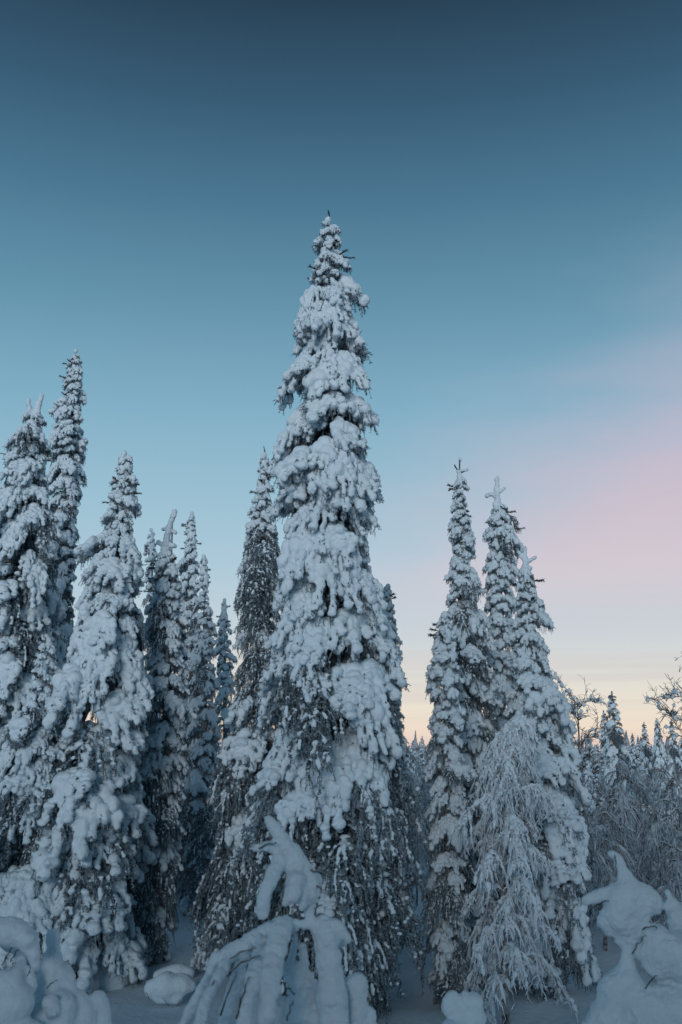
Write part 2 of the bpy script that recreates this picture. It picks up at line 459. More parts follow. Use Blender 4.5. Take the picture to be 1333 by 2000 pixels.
def spruce(name, label, Y, tip, base_x, prof, cat='spruce tree', group='snow-laden spruces', seed=1, k=0.075, lacy=0.15,
           low_lacy=0.5, caps=None, twig_tip=False, maxn=300, fatness=1.0, zmin=-0.05, start=None, sticks=(), base_lacy=0.6, big=1.0):
    rng = np.random.default_rng(seed); U = rng.uniform
    top = P(tip[0], tip[1], Y)
    # base: walk the pixel column down to the ground
    gx = P(base_x, 1900, Y).x
    gz = ground_h(gx, Y)
    root = link(name, None); root.empty_display_size = 0.3
    root.location = (gx, Y, gz)
    tag(root, label, cat, group)
    H = top.z - gz; lean = (top.x - gx, 0.0)
    rows = sorted([(P(0, y, Y).z - gz, (xl - 666.5), (xr - 666.5), px_m(y, Y)) for (y, xl, xr) in prof])
    zz = np.array([r[0] for r in rows])
    axx = lambda z: lean[0] * z / H
    RL = np.array([axx(r[0]) + gx - r[1] * r[3] for r in rows]); RR = np.array([r[2] * r[3] - axx(r[0]) - gx for r in rows])
    RL = np.maximum(RL, 0.06); RR = np.maximum(RR, 0.06)
    def rad(z, az):
        rl, rr = np.interp(z, zz, RL), np.interp(z, zz, RR)
        w = 0.5 + 0.5 * math.cos(az)
        return rl + (rr - rl) * w
    link('trunk', trunk_mesh(H, lean, 0.03 + 0.011 * H, rng), root)
    # how many boughs the spacing k gives; widen it when there would be too many
    def step(z_):
        R_ = 0.5 * (rad(z_, 0) + rad(z_, math.pi)); s_ = min(R_, 0.66 * big)
        return max(0.028, k * R_ * (s_ / R_) ** 1.25)
    z1 = H * 0.985 if start is None else P(0, start, Y).z - gz
    z = z1; n = 0
    while z > zmin: z -= step(z); n += 1
    stretch = max(1.0, n / (maxn - 4))
    z = z1; az = U(0, 6.28); n = 0
    while z > zmin and n < maxn:
        az += 2.39996 + U(-.5, .5)
        R = rad(z, az)
        fr = z / H
        Rj = max(0.08, R * ((U(0.60 if R < 0.75 else 0.78, 0.94 if R < 0.75 else 1.0) if U() < 0.78 else (U(0.98, 1.1) if R < 0.75 else U(1.0, 1.08))) if R > 0.22 else U(0.7, 1.12)))
        if R < 0.30: kd = 'tip'
        elif U() < (lacy if fr > 0.36 else (low_lacy if fr > 0.2 else max(low_lacy, base_lacy))): kd = 'lacy'
        elif R < 0.55: kd = 'pad' if U() < 0.70 else ('tip' if U() < 0.6 else 'hand')
        else: kd = 'hand' if U() < 0.62 else 'pad'
        if kd == 'lacy': Rj = min(Rj, R)
        b = BO[kd][int(U(0, len(BO[kd])))]
        sx = Rj / b.reach
        if kd == 'tip': sz = max(sx * U(0.85, 1.15), 0.18); sy = max(sx, 0.2) * U(0.8, 1.25)
        else: sz = sx * U(0.85, 1.25); sy = sx * U(0.85, 1.2) * fatness
        off = 0.0; cap = big * U(0.60, 0.86) * (1.15 if kd == 'lacy' else 1.0)
        if kd != 'tip' and sx > cap:
            off = (sx - cap) * b.reach; q = cap / sx; sx *= q; sy *= q; sz *= q
        za = min(z + b.drop * sz * 0.75, z1)
        mw = (Matrix.Translation((axx(za), 0, za)) @ Matrix.Rotation(az, 4, 'Z') @ Matrix.Translation((off, 0, 0)) @ Matrix.Rotation(U(-0.16, 0.16), 4, 'Y')
              @ Matrix.Rotation(U(-.2, .2), 4, 'X') @ Matrix.Diagonal((sx, sy * (1 if U() < .5 else -1), sz, 1)))
        o = link('bough', b.twig, root, mw)
        sn = link('snow', b.snow, o)
        if kd == 'lacy': sn['kind'] = 'stuff'
        n += 1
        z -= step(z) * stretch * U(0.6, 1.4)
    # snow on the leader
    balls = []
    if caps is None:
        c = []
        for s in np.linspace(0, 1, 6):
            zz_ = H * (1.0 - 0.07 * s); c.append((axx(zz_), 0, zz_, 0.05 + 0.06 * s))
        for (x, y, zc, r) in c: balls.append((x + U(-.02, .02), y + U(-.02, .02), zc - r, r, r, r * 1.2))
    else:
        for chain in caps:
            pts = [(P(x, y, Y) - root.location, r * px_m(y, Y)) for (x, y, r) in chain]
            for (a, ra), (b_, rb) in zip(pts[:-1], pts[1:]):
                m = max(2, int((b_ - a).length / (0.5 * min(ra, rb))) + 1)
                for s in np.linspace(0, 1, m):
                    p = a.lerp(b_, s); r = (ra + (rb - ra) * s) * U(0.62, 1.0)
                    balls.append((p.x + U(-.25, .25) * r, p.y + U(-.5, .5) * r, p.z + U(-.2, .2) * r, r, r, r))
    link('snow_cap', blob_mesh('snow_cap', balls, 0.014, [(0.06, 0.02)], M_SNOW, 1), root)
    tw = Tris(); tp = top - root.location
    if twig_tip:
        pts = [(tp.x, 0, tp.z - 0.15), (tp.x + .005, 0, tp.z + 0.03), (tp.x - 0.015, 0, tp.z + 0.11)]
        tw.tube(pts, (0.014, 0.009, 0.006), 4); tw.needles(pts, 40, 0.03, 0.006, rng)
    for (x0, y0, x1_, y1_) in sticks:
        a = np.array(P(x0, y0, Y) - root.location); e = np.array(P(x1_, y1_, Y) - root.location)
        pts = [a + (e - a) * q for q in np.linspace(0, 1, 4)]; tw.tube(pts, 0.010, 4); tw.needles(pts, 30, 0.03, 0.006, rng)
    for i in range(7):
        zz_ = z1 * U(0.90, 0.985); a = U(0, 6.28); rr = rad(zz_, a); l = rr * U(1.0, 1.25) + 0.04
        s = np.array([axx(zz_), 0, zz_]); e = s + np.array([math.cos(a) * l, math.sin(a) * l, U(-.02, .06)])
        pts = [s + (e - s) * q for q in np.linspace(0, 1, 5)]
        tw.tube(pts, 0.007, 3); tw.needles(pts[2:], 46, 0.045, 0.007, rng, 1.0)
    link('twig', tw.mesh('twig', M_BARE), root)
    return root

# --- the tall spruce in the middle
spruce('spruce_tree', 'tallest snow-laden spruce rising in the middle of the picture', 13.4, (643, 424), 655, [
    (424, 634, 652), (443, 626, 664), (479, 615, 672), (519, 613, 684), (548, 608, 682), (578, 582, 696), (605, 572, 722), (644, 552, 706),
    (677, 565, 730), (713, 558, 706), (760, 541, 722), (796, 552, 716), (829, 558, 733), (862, 552, 742), (895, 540, 738), (928, 530, 742),
    (961, 540, 752), (1010, 518, 760), (1054, 552, 752), (1090, 558, 740), (1122, 550, 742), (1158, 520, 752), (1187, 536, 745), (1230, 536, 776),
    (1266, 530, 786), (1310, 525, 790), (1346, 528, 792), (1382, 511, 794), (1425, 499, 792), (1468, 491, 798), (1522, 488, 802), (1576, 490, 808),
    (1640, 488, 819), (1719, 480, 822), (1778, 475, 819), (1858, 490, 812), (1940, 500, 805)], seed=31, k=0.062, lacy=0.0, low_lacy=0.12, base_lacy=0.88, big=0.85, twig_tip=True, maxn=300)
spruce('spruce_tree', 'slender darker frosted spruce standing against the left flank of the tallest one', 16.2, (517, 884), 492, [
    (884, 513, 521), (915, 506, 528), (950, 498, 532), (985, 489, 536), (1030, 482, 544), (1065, 474, 548), (1108, 457, 556), (1144, 450, 560), (1190, 447, 562),
    (1252, 454, 555), (1306, 466, 548), (1360, 455, 560), (1414, 430, 575), (1468, 414, 585), (1522, 409, 590), (1576, 402, 595), (1700, 394, 600),
    (1800, 385, 600), (1860, 378, 600)], seed=12, lacy=0.72, low_lacy=0.85, base_lacy=0.9, k=0.085, maxn=240, twig_tip=True)
spruce('spruce_tree', 'narrow spruce peeping out behind the right edge of the tallest one', 17.5, (757, 1140), 765, [
    (1140, 753, 761), (1168, 745, 768), (1195, 740, 773), (1260, 730, 789), (1310, 728, 788), (1380, 724, 796), (1440, 722, 797), (1600, 715, 800), (1800, 715, 800)],
    seed=13, k=0.09, maxn=150, lacy=0.05, low_lacy=0.2)
# --- left group
spruce('spruce_tree', 'broad spruce with heavy drooping snow pads at left, above the snowy clearing', 15.6, (243, 880), 190, [
    (880, 238, 252), (905, 234, 268), (936, 221, 266), (978, 205, 273), (1012, 198, 274), (1047, 193, 272), (1071, 186, 276), (1095, 150, 281), (1133, 134, 283),
    (1157, 141, 283), (1178, 158, 283), (1230, 131, 280), (1271, 110, 284), (1320, 90, 290), (1380, 72, 294), (1450, 62, 290), (1542, 50, 285), (1600, 25, 296), (1662, 4, 300),
    (1740, -5, 270), (1800, 0, 270), (1870, 20, 290)], seed=14, k=0.070, lacy=0.03, low_lacy=0.12, base_lacy=0.18, big=1.35, maxn=290, fatness=1.1)
spruce('spruce_tree', 'spruce with a thin crooked snowy tip, next right of the broad left one', 16.8, (338, 1000), 305, [
    (1000, 333, 344), (1047, 318, 338), (1061, 306, 345), (1099, 305, 340), (1123, 297, 352), (1161, 283, 354), (1202, 276, 362), (1237, 268, 364), (1288, 262, 374),
    (1362, 258, 378), (1419, 252, 378), (1475, 248, 372), (1572, 245, 364), (1625, 243, 362), (1737, 240, 358), (1850, 250, 335)], seed=15, lacy=0.06, low_lacy=0.35, base_lacy=0.6, big=1.1, maxn=230, start=1085,
    caps=[[(342, 997, 6), (337, 1014, 7), (330, 1030, 6), (327, 1052, 8), (322, 1085, 11)], [(311, 1060, 6), (322, 1066, 6), (343, 1066, 6)], [(318, 1034, 4), (328, 1032, 5), (343, 1040, 5)]])
spruce('spruce_tree', 'pointed pale spruce with its tip just right of the crooked-tipped one', 22.0, (375, 999), 372, [
    (999, 371, 379), (1030, 361, 383), (1064, 354, 388), (1109, 341, 388), (1150, 338, 388), (1250, 330, 400), (1400, 320, 412), (1600, 318, 420)], seed=16, k=0.095, maxn=150, lacy=0.12)
spruce('spruce_tree', 'spruce with a thin bare-looking spire, second right of the crooked-tipped one', 21.0, (399, 1083), 398, [
    (1083, 395, 403), (1126, 389, 407), (1150, 380, 406), (1185, 373, 412), (1237, 364, 423), (1299, 362, 424), (1362, 360, 431), (1450, 358, 436), (1600, 355, 440), (1800, 355, 440)],
    seed=17, k=0.095, maxn=150, lacy=0.25)
spruce('spruce_tree', 'small spruce showing in the gap left of the slender dark one', 25.0, (438, 1169), 440, [
    (1169, 434, 442), (1198, 429, 447), (1266, 416, 457), (1310, 420, 465), (1400, 410, 470), (1600, 405, 475)], seed=18, k=0.11, maxn=110, lacy=0.2)
spruce('spruce_tree', 'little narrow spire just left of the crooked-tipped spruce', 26.0, (297, 1032), 297, [
    (1032, 293, 301), (1064, 283, 306), (1116, 280, 316), (1250, 270, 325), (1500, 265, 330)], seed=19, k=0.12, maxn=100, lacy=0.2)
spruce('spruce_tree', 'tall leaning spruce with a sharp snow-crusted spire near the left edge', 20.0, (149, 682), 92, [
    (682, 143, 155), (712, 130, 160), (753, 122, 167), (788, 106, 168), (822, 97, 166), (857, 86, 165), (892, 84, 167), (936, 82, 161), (978, 82, 157), (1016, 80, 151),
    (1047, 72, 152), (1081, 65, 154), (1116, 58, 141), (1164, 48, 143), (1202, 40, 124), (1300, 30, 135), (1450, 20, 145), (1700, 10, 150)], seed=20, lacy=0.05, k=0.075, maxn=260)
spruce('spruce_tree', 'forked-top spruce cut off by the left edge of the picture', 17.0, (70, 790), 20, [
    (790, 48, 88), (822, 43, 87), (857, 26, 91), (892, 8, 95), (926, -8, 97), (960, -20, 94), (995, -26, 103), (1047, -38, 118), (1099, -50, 112), (1150, -60, 110), (1250, -80, 115),
    (1400, -100, 125), (1550, -110, 130), (1800, -115, 130)], seed=21, lacy=0.22, low_lacy=0.5, maxn=280, start=812,
    caps=[[(83, 772, 6), (76, 790, 7), (68, 815, 9), (64, 840, 14)], [(56, 782, 5), (60, 800, 6), (66, 820, 8)]])
spruce('spruce_tree', 'low round-topped spruce wedged between the two left-edge trees and the broad one', 15.2, (84, 1256), 62, [
    (1256, 74, 98), (1271, 70, 104), (1302, 68, 110), (1340, 60, 116), (1400, 36, 125), (1450, 8, 130), (1500, -4, 130), (1600, -30, 130), (1700, -45, 130), (1850, -50, 140)], seed=22,
    lacy=0.1, low_lacy=0.25, base_lacy=0.3, big=1.3, maxn=190)
# --- right group
spruce('spruce_tree', 'slim spruce with a snow knob on a bare tip, left of the right-hand pair', 15.2, (898, 915), 916, [
    (915, 892, 904), (949, 884, 916), (974, 884, 914), (1001, 877, 919), (1043, 875, 928), (1070, 877, 932), (1105, 882, 932), (1132, 867, 940), (1170, 872, 944), (1215, 868, 966),
    (1250, 866, 970), (1301, 860, 975), (1336, 858, 978), (1388, 855, 980), (1440, 852, 978), (1550, 850, 985), (1700, 850, 990), (1900, 850, 990)], seed=23, lacy=0.15, low_lacy=0.4, maxn=250,
    caps=[[(898, 895, 5), (899, 898, 4)], [(897, 922, 6), (898, 934, 7), (899, 950, 9)], [(902, 919, 3), (914, 917, 4)]], start=940, sticks=[(898, 930, 898, 898), (896, 922, 888, 908), (898, 925, 912, 918)])
spruce('spruce_tree', 'short spruce leaning in front on the left of the right-hand group', 13.9, (869, 1194), 878, [
    (1194, 863, 876), (1215, 857, 884), (1246, 843, 894), (1274, 847, 905), (1329, 830, 908), (1377, 833, 909), (1436, 833, 918), (1477, 824, 923), (1524, 826, 926), (1649, 821, 935),
    (1773, 819, 940), (1898, 826, 945)], seed=24, lacy=0.1, low_lacy=0.4, maxn=200)
spruce('spruce_tree', 'spruce with a cross-shaped snowy tip in the right-hand group', 16.2, (972, 935), 990, [
    (935, 968, 978), (975, 963, 981), (1001, 958, 994), (1018, 957, 1010), (1060, 944, 1020), (1094, 946, 1016), (1146, 943, 1015), (1198, 945, 1015), (1280, 945, 1020), (1400, 940, 1030), (1550, 935, 1040),
    (1850, 930, 1045)], seed=25, lacy=0.12, maxn=220, start=988, caps=[[(972, 932, 5), (971, 950, 6), (972, 975, 7), (972, 1000, 10)], [(951, 968, 6), (960, 966, 5), (970, 969, 5)], [(972, 966, 4), (986, 953, 3)]])
spruce('spruce_tree', 'wide-skirted spruce with finger-like tip, rightmost of the right-hand group', 14.6, (1027, 1085), 1042, [
    (1085, 1018, 1036), (1132, 1004, 1050), (1156, 1006, 1055), (1194, 1006, 1062), (1236, 999, 1086), (1274, 997, 1078), (1298, 994, 1086), (1329, 998, 1092), (1353, 996, 1106), (1388, 994, 1114),
    (1439, 985, 1126), (1474, 980, 1131), (1524, 975, 1139), (1587, 970, 1148), (1649, 965, 1154), (1690, 960, 1164), (1773, 955, 1163), (1856, 955, 1176), (1920, 960, 1180)], seed=26, lacy=0.04, low_lacy=0.15, base_lacy=0.25, big=1.2,
    maxn=280, fatness=1.1, start=1122, caps=[[(1026, 1069, 4), (1026, 1090, 5), (1026, 1112, 9), (1026, 1130, 16)], [(1014, 1078, 4), (1022, 1092, 5)], [(1046, 1089, 4), (1030, 1098, 5)], [(1038, 1110, 6), (1028, 1114, 6)]])

# ------------------------------------------------------------------ far spruces: one mesh each, three shapes
def far_mesh(seed, Hn=5.0, rbase=0.62):
    rng = np.random.default_rng(seed); U = rng.uniform
    SV, SF, NV, NF = [], [], [], []; sn = nn = 0
    z = Hn * 0.97; az = 0
    cache = {kd: [(to_np(b.snow), to_np(b.twig), b) for b in LOW[kd]] for kd in LOW}
    while z > 0.15:
        az += 2.4 + U(-.5, .5)
        R = rbase * (1 - z / Hn) ** 0.7 * U(0.7, 1.1) + 0.07
        kd = 'tip' if R < 0.3 else ('hand' if U() < .5 else 'pad')
        (sv, sf), (nv, nf), b = cache[kd][int(U(0, 3))]
        s = R / b.reach; sz = s * U(.9, 1.3)
        M = np.array((Matrix.Translation((0, 0, min(z + b.drop * sz * .7, Hn * .97))) @ Matrix.Rotation(az, 4, 'Z') @ Matrix.Diagonal((s, max(s, .3) * 1.1, sz, 1))))
        tf = lambda v: v @ M[:3, :3].T + M[:3, 3]
        if U() < 0.62: SV.append(tf(sv)); SF.append(sf + sn); sn += len(sv)
        keep = rng.random(len(nf)) < 0.9
        NV.append(tf(nv)); NF.append(nf[keep] + nn); nn += len(nv)
        z -= max(0.05, 0.15 * R)
    tr = Tris(); tr.tube([(0, 0, -.2), (0, 0, Hn * .5), (0, 0, Hn)], (0.09, 0.05, 0.03), 6)
    V = np.concatenate(SV + NV + tr.V)
    Fc = np.concatenate(SF + [f + sn for f in NF] + [f + sn + nn for f in tr.F])
    a = sum(len(f) for f in SF); bn = sum(len(f) for f in NF)
    mi = np.concatenate([np.zeros(a), np.ones(bn), np.full(sum(len(f) for f in tr.F), 2)]).astype(int)
    me = mesh_np('far_spruce', V, Fc, [M_SNOW, M_NEEDLE, M_BARK], True, mi)
    return me
FAR = [far_mesh(201), far_mesh(202, 5.0, 0.5), far_mesh(203, 5.0, 0.75)]

def far_spruce(label, px, py, Y, shape, width=1.0, group='distant spruces on the horizon'):
    t = P(px, py, Y); gz = ground_h(t.x, Y)
    o = link('distant_spruce', FAR[shape])
    s = (t.z - gz) / 5.05; width *= 1.0
    o.location = (t.x, Y, gz); o.scale = (s * width, s * width, s); o.rotation_euler.z = px * 0.7
    tag(o, label, 'spruce tree', group)
for a in [
    ('tallest distant spruce on the right horizon, dark-flecked and pointed', 1195, 1347, 36, 0, 1.1),
    ('pale slim spruce just left of the tallest distant one', 1179, 1385, 42, 1, 0.95),
    ('thin small spire right of the tallest distant spruce', 1235, 1430, 52, 1, 0.9),
    ('tiny spire between two taller ones right of the tallest distant spruce', 1246, 1445, 58, 1, 0.9),
    ('pointed distant spruce midway between the tallest distant one and the right edge', 1258, 1408, 48, 0, 0.9),
    ('blunt double-tipped distant spruce under the arching birch twigs', 1283, 1400, 44, 2, 0.75),
    ('distant spruce nearest the right edge below the dark birch branches', 1311, 1402, 44, 0, 0.9),
    ('small far spire in the sky gap right of the tallest spruce', 825, 1436, 50, 1, 0.9),
    ('faint stubby spruce beside the sparse birch trunk', 1150, 1440, 60, 0, 1.0),
    ('little far spruce behind the bare birch crown', 1162, 1452, 64, 2, 0.8),
    ('tiny far spruce at the foot of the bright horizon gap', 1218, 1455, 70, 0, 1.0),
    ('low rounded spruce in the distance beside the blunt double-tipped one', 1272, 1452, 62, 2, 0.8),
    ('low distant spruce at the very right edge', 1330, 1440, 50, 2, 0.9),
    ('half-hidden distant spruce between the tallest one and the right-hand group', 808, 1462, 60, 2, 0.9),
    ]:
    far_spruce(*a)
_r = random.Random(8)
for i in range(34):
    Y_ = 48 + 1.5 * i; px_ = _r.uniform(1140, 1340) if i % 4 else _r.uniform(795, 845)
    far_spruce('one of the many little snowy spruces massed along the horizon', px_, 1470 - _r.uniform(-4, 26), Y_, i % 3, 0.95, 'little spruces massed along the horizon')

# unseen spruces added behind the viewpoint to shade the lower trees and the clearing
def add_shade_wood():
    rng = np.random.default_rng(5); U = rng.uniform
    V0 = []; F0 = []; n = 0
    protos = []
    for sd in range(3):
        SV, SF, m = [], [], 0
        z = 9.5; az = 0; r2 = np.random.default_rng(900 + sd)
        while z > 0.2:
            az += 2.4; R = 1.5 * (1 - z / 10) ** 0.75 + 0.12
            sv, sf = LOWC[int(r2.uniform(0, 3))]
            M = np.array(Matrix.Translation((0, 0, z)) @ Matrix.Rotation(az, 4, 'Z') @ Matrix.Diagonal((R, R * 1.2, R * 1.0, 1)))
            SV.append(sv @ M[:3, :3].T + M[:3, 3]); SF.append(sf + m); m += len(sv)
            z -= max(0.12, 0.16 * R)
        protos.append((np.concatenate(SV), np.concatenate(SF)))
    for i in range(40):
        a = math.radians(122 + i * 116 / 39); rr = U(19, 24); s = U(0.7, 0.92)
        x, y = math.sin(a) * rr, math.cos(a) * rr
        v, f = protos[i % 3]
        v = v * s + np.array([x, y, ground_h(x, y) - 0.2])
        V0.append(v); F0.append(f + n); n += len(v)
    o = link('shade_wood', mesh_np('shade_wood', np.concatenate(V0), np.concatenate(F0), [M_NEEDLE], True))
    o['kind'] = 'stuff'; o['label'] = 'unseen spruces added behind the viewpoint to block low light'
LOWC = [to_np(make_bough('hand', 400 + i, 0.16).snow) for i in range(3)]
add_shade_wood()

# ------------------------------------------------------------------ birches weighed down by rime
def birch_parts(H, nlimb, seed, rime=0.009, spread=0.34, twigs=40, trunk_pts=None, mat=None, bare=False, blobs=0.0, subs=2, clot=0.3, tl=1.0, droop=1.0, taper=None, vert=1.0, keep=False, lo=0.22):
    rng = np.random.default_rng(seed); U = rng.uniform
    mat = mat or M_BIRCH
    if trunk_pts is None:
        a, c = U(-.05, .05), U(0, 6)
        trunk_pts = [np.array([a * H * s + 0.03 * math.sin(4 * s + c), 0.03 * math.sin(3 * s + c), H * s]) for s in np.linspace(-0.06, 1, 14)]
    T = np.array(trunk_pts); t = Tris()
    t.tube(T, np.linspace(0.014 + 0.010 * H, 0.012, len(T)), 7)
    tm = t.mesh('trunk', M_BARK, True)
    limbs = []
    az = U(0, 6)
    for i in range(nlimb):
        az += 2.4 + U(-.4, .4)
        fr = lo + (1 - lo) * (i + U(0, .7)) / nlimb
        q = min(fr, 0.995) * (len(T) - 1); k = int(q); p0 = T[k] + (T[min(k + 1, len(T) - 1)] - T[k]) * (q - k)
        l = H * spread * (1.15 - 0.75 * fr) * U(0.75, 1.25)
        if taper: l = H * spread * max(0.10, 1.08 - fr) ** taper * U(0.6, 1.3)
        d = np.array([math.cos(az), math.sin(az), 0.0])
        up, dn = (U(1.3, 2.3), U(0.6, 1.3)) if bare else (U(0.6, 1.0), U(1.3, 2.2) * droop)
        w1, w2 = U(0, 6), U(0.02, 0.06); d2_ = np.array([-d[1], d[0], 0.0])
        path = [p0 + d * l * s + d2_ * l * w2 * math.sin(7 * s + w1) + np.array([0, 0, l * (up * s - dn * s * s + w2 * math.sin(9 * s + w1))]) for s in np.linspace(0, 1, 10)]
        m = Tris(); m.tube(path, np.linspace(0.013 if bare else 0.016 + 0.003 * H, 0.005 if bare else 0.007, 10), 4)
        pads = []
        for j in range(twigs):
            s = U(0.12, 1.0); q = s * 9; kk = min(8, int(q)); b0 = path[kk] + (path[kk + 1] - path[kk]) * (q - kk)
            a2 = az + U(-1.5, 1.5); L_ = H * U(0.05, 0.17) * tl; o_ = U(0.25, 0.9) * vert
            if bare: u2, d2 = U(0.3, 1.0), U(0.2, 0.9)
            else: u2, d2 = U(0.0, 0.35), U(0.9, 1.5)
            tp = [b0 + np.array([math.cos(a2), math.sin(a2), 0]) * L_ * o_ * x ** 0.8 + np.array([U(-.01, .01), U(-.01, .01), L_ * (u2 * x - d2 * x ** 1.7)]) for x in np.linspace(0, 1, 7)]
            rr = rime * U(0.7, 1.5) * (1 + 0.5 * np.sin(np.linspace(0, 9, 7) + U(0, 6))) * np.linspace(1.1, 0.55, 7)
            if U() < clot: rr = rr * np.interp(np.linspace(0, 1, 7), sorted(U(0, 1, 4)), U(0.6, 3.0, 4))
            m.tube(tp, np.maximum(rr, 0.003), 3)
            if keep: pads.append(tp)
            if U() < blobs:
                c_ = tp[int(U(1, 6))]; pads.append((c_[0], c_[1], c_[2], *(np.array([1, 1, U(.8, 1.8)]) * U(0.018, 0.042))))
            for x in range(subs):
                b1 = tp[int(U(1, 7))]; a3 = U(0, 6.28); L3 = L_ * U(0.2, 0.5)
                e = b1 + np.array([math.cos(a3) * L3 * .5, math.sin(a3) * L3 * .5, (U(0, .6) if bare else U(-1.0, -.3)) * L3])
                m.tube([b1, (b1 + e) / 2 + np.array([0, 0, .1 * L3]), e], (rime * .8, rime * .8, rime * .4), 3)
        limbs.append((m.mesh('limb', mat), pads, path))
    return tm, limbs

def birch_proto(*a, **k):
    tm, limbs = birch_parts(*a, **k)
    out = []
    for (m, pads, path) in limbs:
        sm = None
        if pads: sm = [(np.array(p)) for p in pads]
        out.append((m, sm))
    return tm, out

def place_birch(label, loc, s, proto, rz, group='rime-covered birches', mirror=1, name='birch_tree'):
    root = link(name, None); root.location = loc; root.rotation_euler.z = rz; root.scale = (s * mirror, s, s)
    tag(root, label, 'birch tree', group)
    tm, limbs = proto
    link('trunk', tm, root)
    for (m, sm) in limbs:
        l = link('limb', m, root)
        if sm is not None: link('snow', sm, l)['kind'] = 'stuff'
    return root

def pads_to_mesh(proto, voxel=0.012):
    tm, limbs = proto
    out = []
    for (m, sm) in limbs:
        if sm is not None:
            V = np.concatenate([ICO_V * p[3:6] * (1 + 0.15 * np.sin(ICO_V[:, [1, 2, 0]] * 3 + i)) + p[:3] for i, p in enumerate(sm)])
            Fc = np.concatenate([ICO_F + i * len(ICO_V) for i in range(len(sm))])
            sm = mesh_np('twig_snow', V, Fc, [M_SNOW], True)
        out.append((m, sm))
    return tm, out

BIR = [birch_proto(3.6, 15, 301, 0.009, 0.36, 40, mat=M_BIRCH_SHADE), birch_proto(3.6, 15, 302, 0.009, 0.42, 40, mat=M_BIRCH_SHADE), birch_proto(3.6, 13, 303, 0.008, 0.30, 36, mat=M_BIRCH_SHADE)]
def bplace(label, px, py, Y, v, width=1.0, group='rime-covered birches'):
    t = P(px, py, Y); gz = ground_h(t.x, Y)
    s = (t.z - gz) / 3.75
    o = place_birch(label, (t.x, Y, gz), s, BIR[v], px * 0.9, group)
    o.scale = (s * width, s * width, s)
for a in [
    ('rime-covered birch bowed over right behind the right foreground sapling, topmost in its thicket', 1205, 1530, 19, 0, 1.15),
    ('drooping rime-covered birch at the right edge with bent crown', 1310, 1545, 18, 1, 1.1),
    ('low rime-covered birch between the wide-skirted spruce and the bowed birch', 1168, 1570, 17.6, 2, 1.2),
    ('rime-covered birch under the distant spruces, left of the right-edge one', 1255, 1560, 21, 1, 1.2),
    ('low drooping birch in front at the right edge above the foreground snow', 1328, 1640, 15.5, 0, 1.2),
    ('pale rime-covered birch in the gap right of the tallest spruce, left one', 798, 1462, 32, 1, 0.9),
    ('pale rime-covered birch in the gap right of the tallest spruce, right one', 835, 1500, 27, 0, 0.9),
    ('rime-covered birch low in the gap beside the tallest spruce', 812, 1560, 23, 2, 0.9),
    ('rime-covered birch between the left trees and the slender dark spruce, lower one', 385, 1520, 22, 0, 0.8),
    ('rime-covered birch between the left trees and the slender dark spruce, upper one', 415, 1400, 27, 1, 0.6),
    ('small rime birch far behind the wide-skirted spruce', 1150, 1500, 29, 1, 1.2),
    ('far rime birch at the foot of the tallest distant spruce', 1215, 1475, 32, 2, 1.4),
    ('far rime birch below the pointed distant spruce', 1262, 1485, 33, 0, 1.3),
    ('far rime birch below the right-edge distant spruce', 1318, 1478, 30, 1, 1.2),
    ('little twiggy birch showing behind the left spruces', 128, 1222, 26, 2, 0.5),
    ]:
    bplace(*a)

# the rimed birch in front of the right-hand spruces
def front_birch():
    Y = 13.0
    base = P(988, 2000, Y); gz = ground_h(base.x, Y)
    path = [(988, 2010), (987, 1900), (985, 1800), (984, 1700), (985, 1600), (986, 1540), (989, 1490), (997, 1450), (1008, 1420), (1017, 1402)]
    T = [np.array(P(x, y, Y) - Vector((base.x, Y, gz))) for (x, y) in path]
    T[0][2] = -0.15
    H = float(T[-1][2])
    pr = birch_parts2(H, T)
    place_birch('rime-crusted young birch with drooping strands in front of the right-hand spruces', (base.x, Y, gz), 1.0, pr, 0.0, 'rime-covered birches')
def birch_parts2(H, T):
    tm, limbs = birch_parts(H, 48, 322, 0.0075, 0.205, 36, T, blobs=0.0, subs=7, lo=0.10, clot=0.9, tl=0.52, droop=0.7, taper=0.8, vert=0.9, keep=True)
    out = []
    rng = np.random.default_rng(77); U = rng.uniform
    for (m, tws, path) in limbs:
        t = Tris()
        i0 = int(U(0, 3)); i1 = int(U(6, 10)); sub = path[i0:i1 + 1]
        if len(sub) > 2:
            f = np.interp(np.linspace(0, 1, 25), np.linspace(0, 1, len(sub)), np.arange(len(sub))); k = np.minimum(f.astype(int), len(sub) - 2); w = (f - k)[:, None]
            S = np.array(sub); S = S[k] * (1 - w) + S[k + 1] * w
            r = U(0.018, 0.045) * (0.75 + 0.4 * np.sin(np.linspace(0, U(14, 26), 25) + U(0, 6))) * np.sin(np.linspace(0.15, 3.0, 25)) ** 0.5
            t.tube(S + np.array([0, 0, 0.02]), r, 7)
        for tp in tws:
            if U() < 0.7:
                a_ = int(U(0, 3)); e_ = int(U(4, 7)); S = np.array(tp[a_:e_ + 1])
                f = np.linspace(0, len(S) - 1.001, 13); k = f.astype(int); w = (f - k)[:, None]; S = S[k] * (1 - w) + S[k + 1] * w
                S = S + rng.normal(size=S.shape) * 0.006
                r = U(0.014, 0.036) * (0.7 + 0.5 * np.sin(np.linspace(0, U(6, 16), 13) + U(0, 6))) * np.sin(np.linspace(0.2, 2.95, 13)) ** 0.6
                t.tube(S, np.maximum(r, 0.003), 6)
        out.append((m, t.mesh('twig_snow', M_SNOW, True) if t.n else None))
    return tm, out
front_birch()

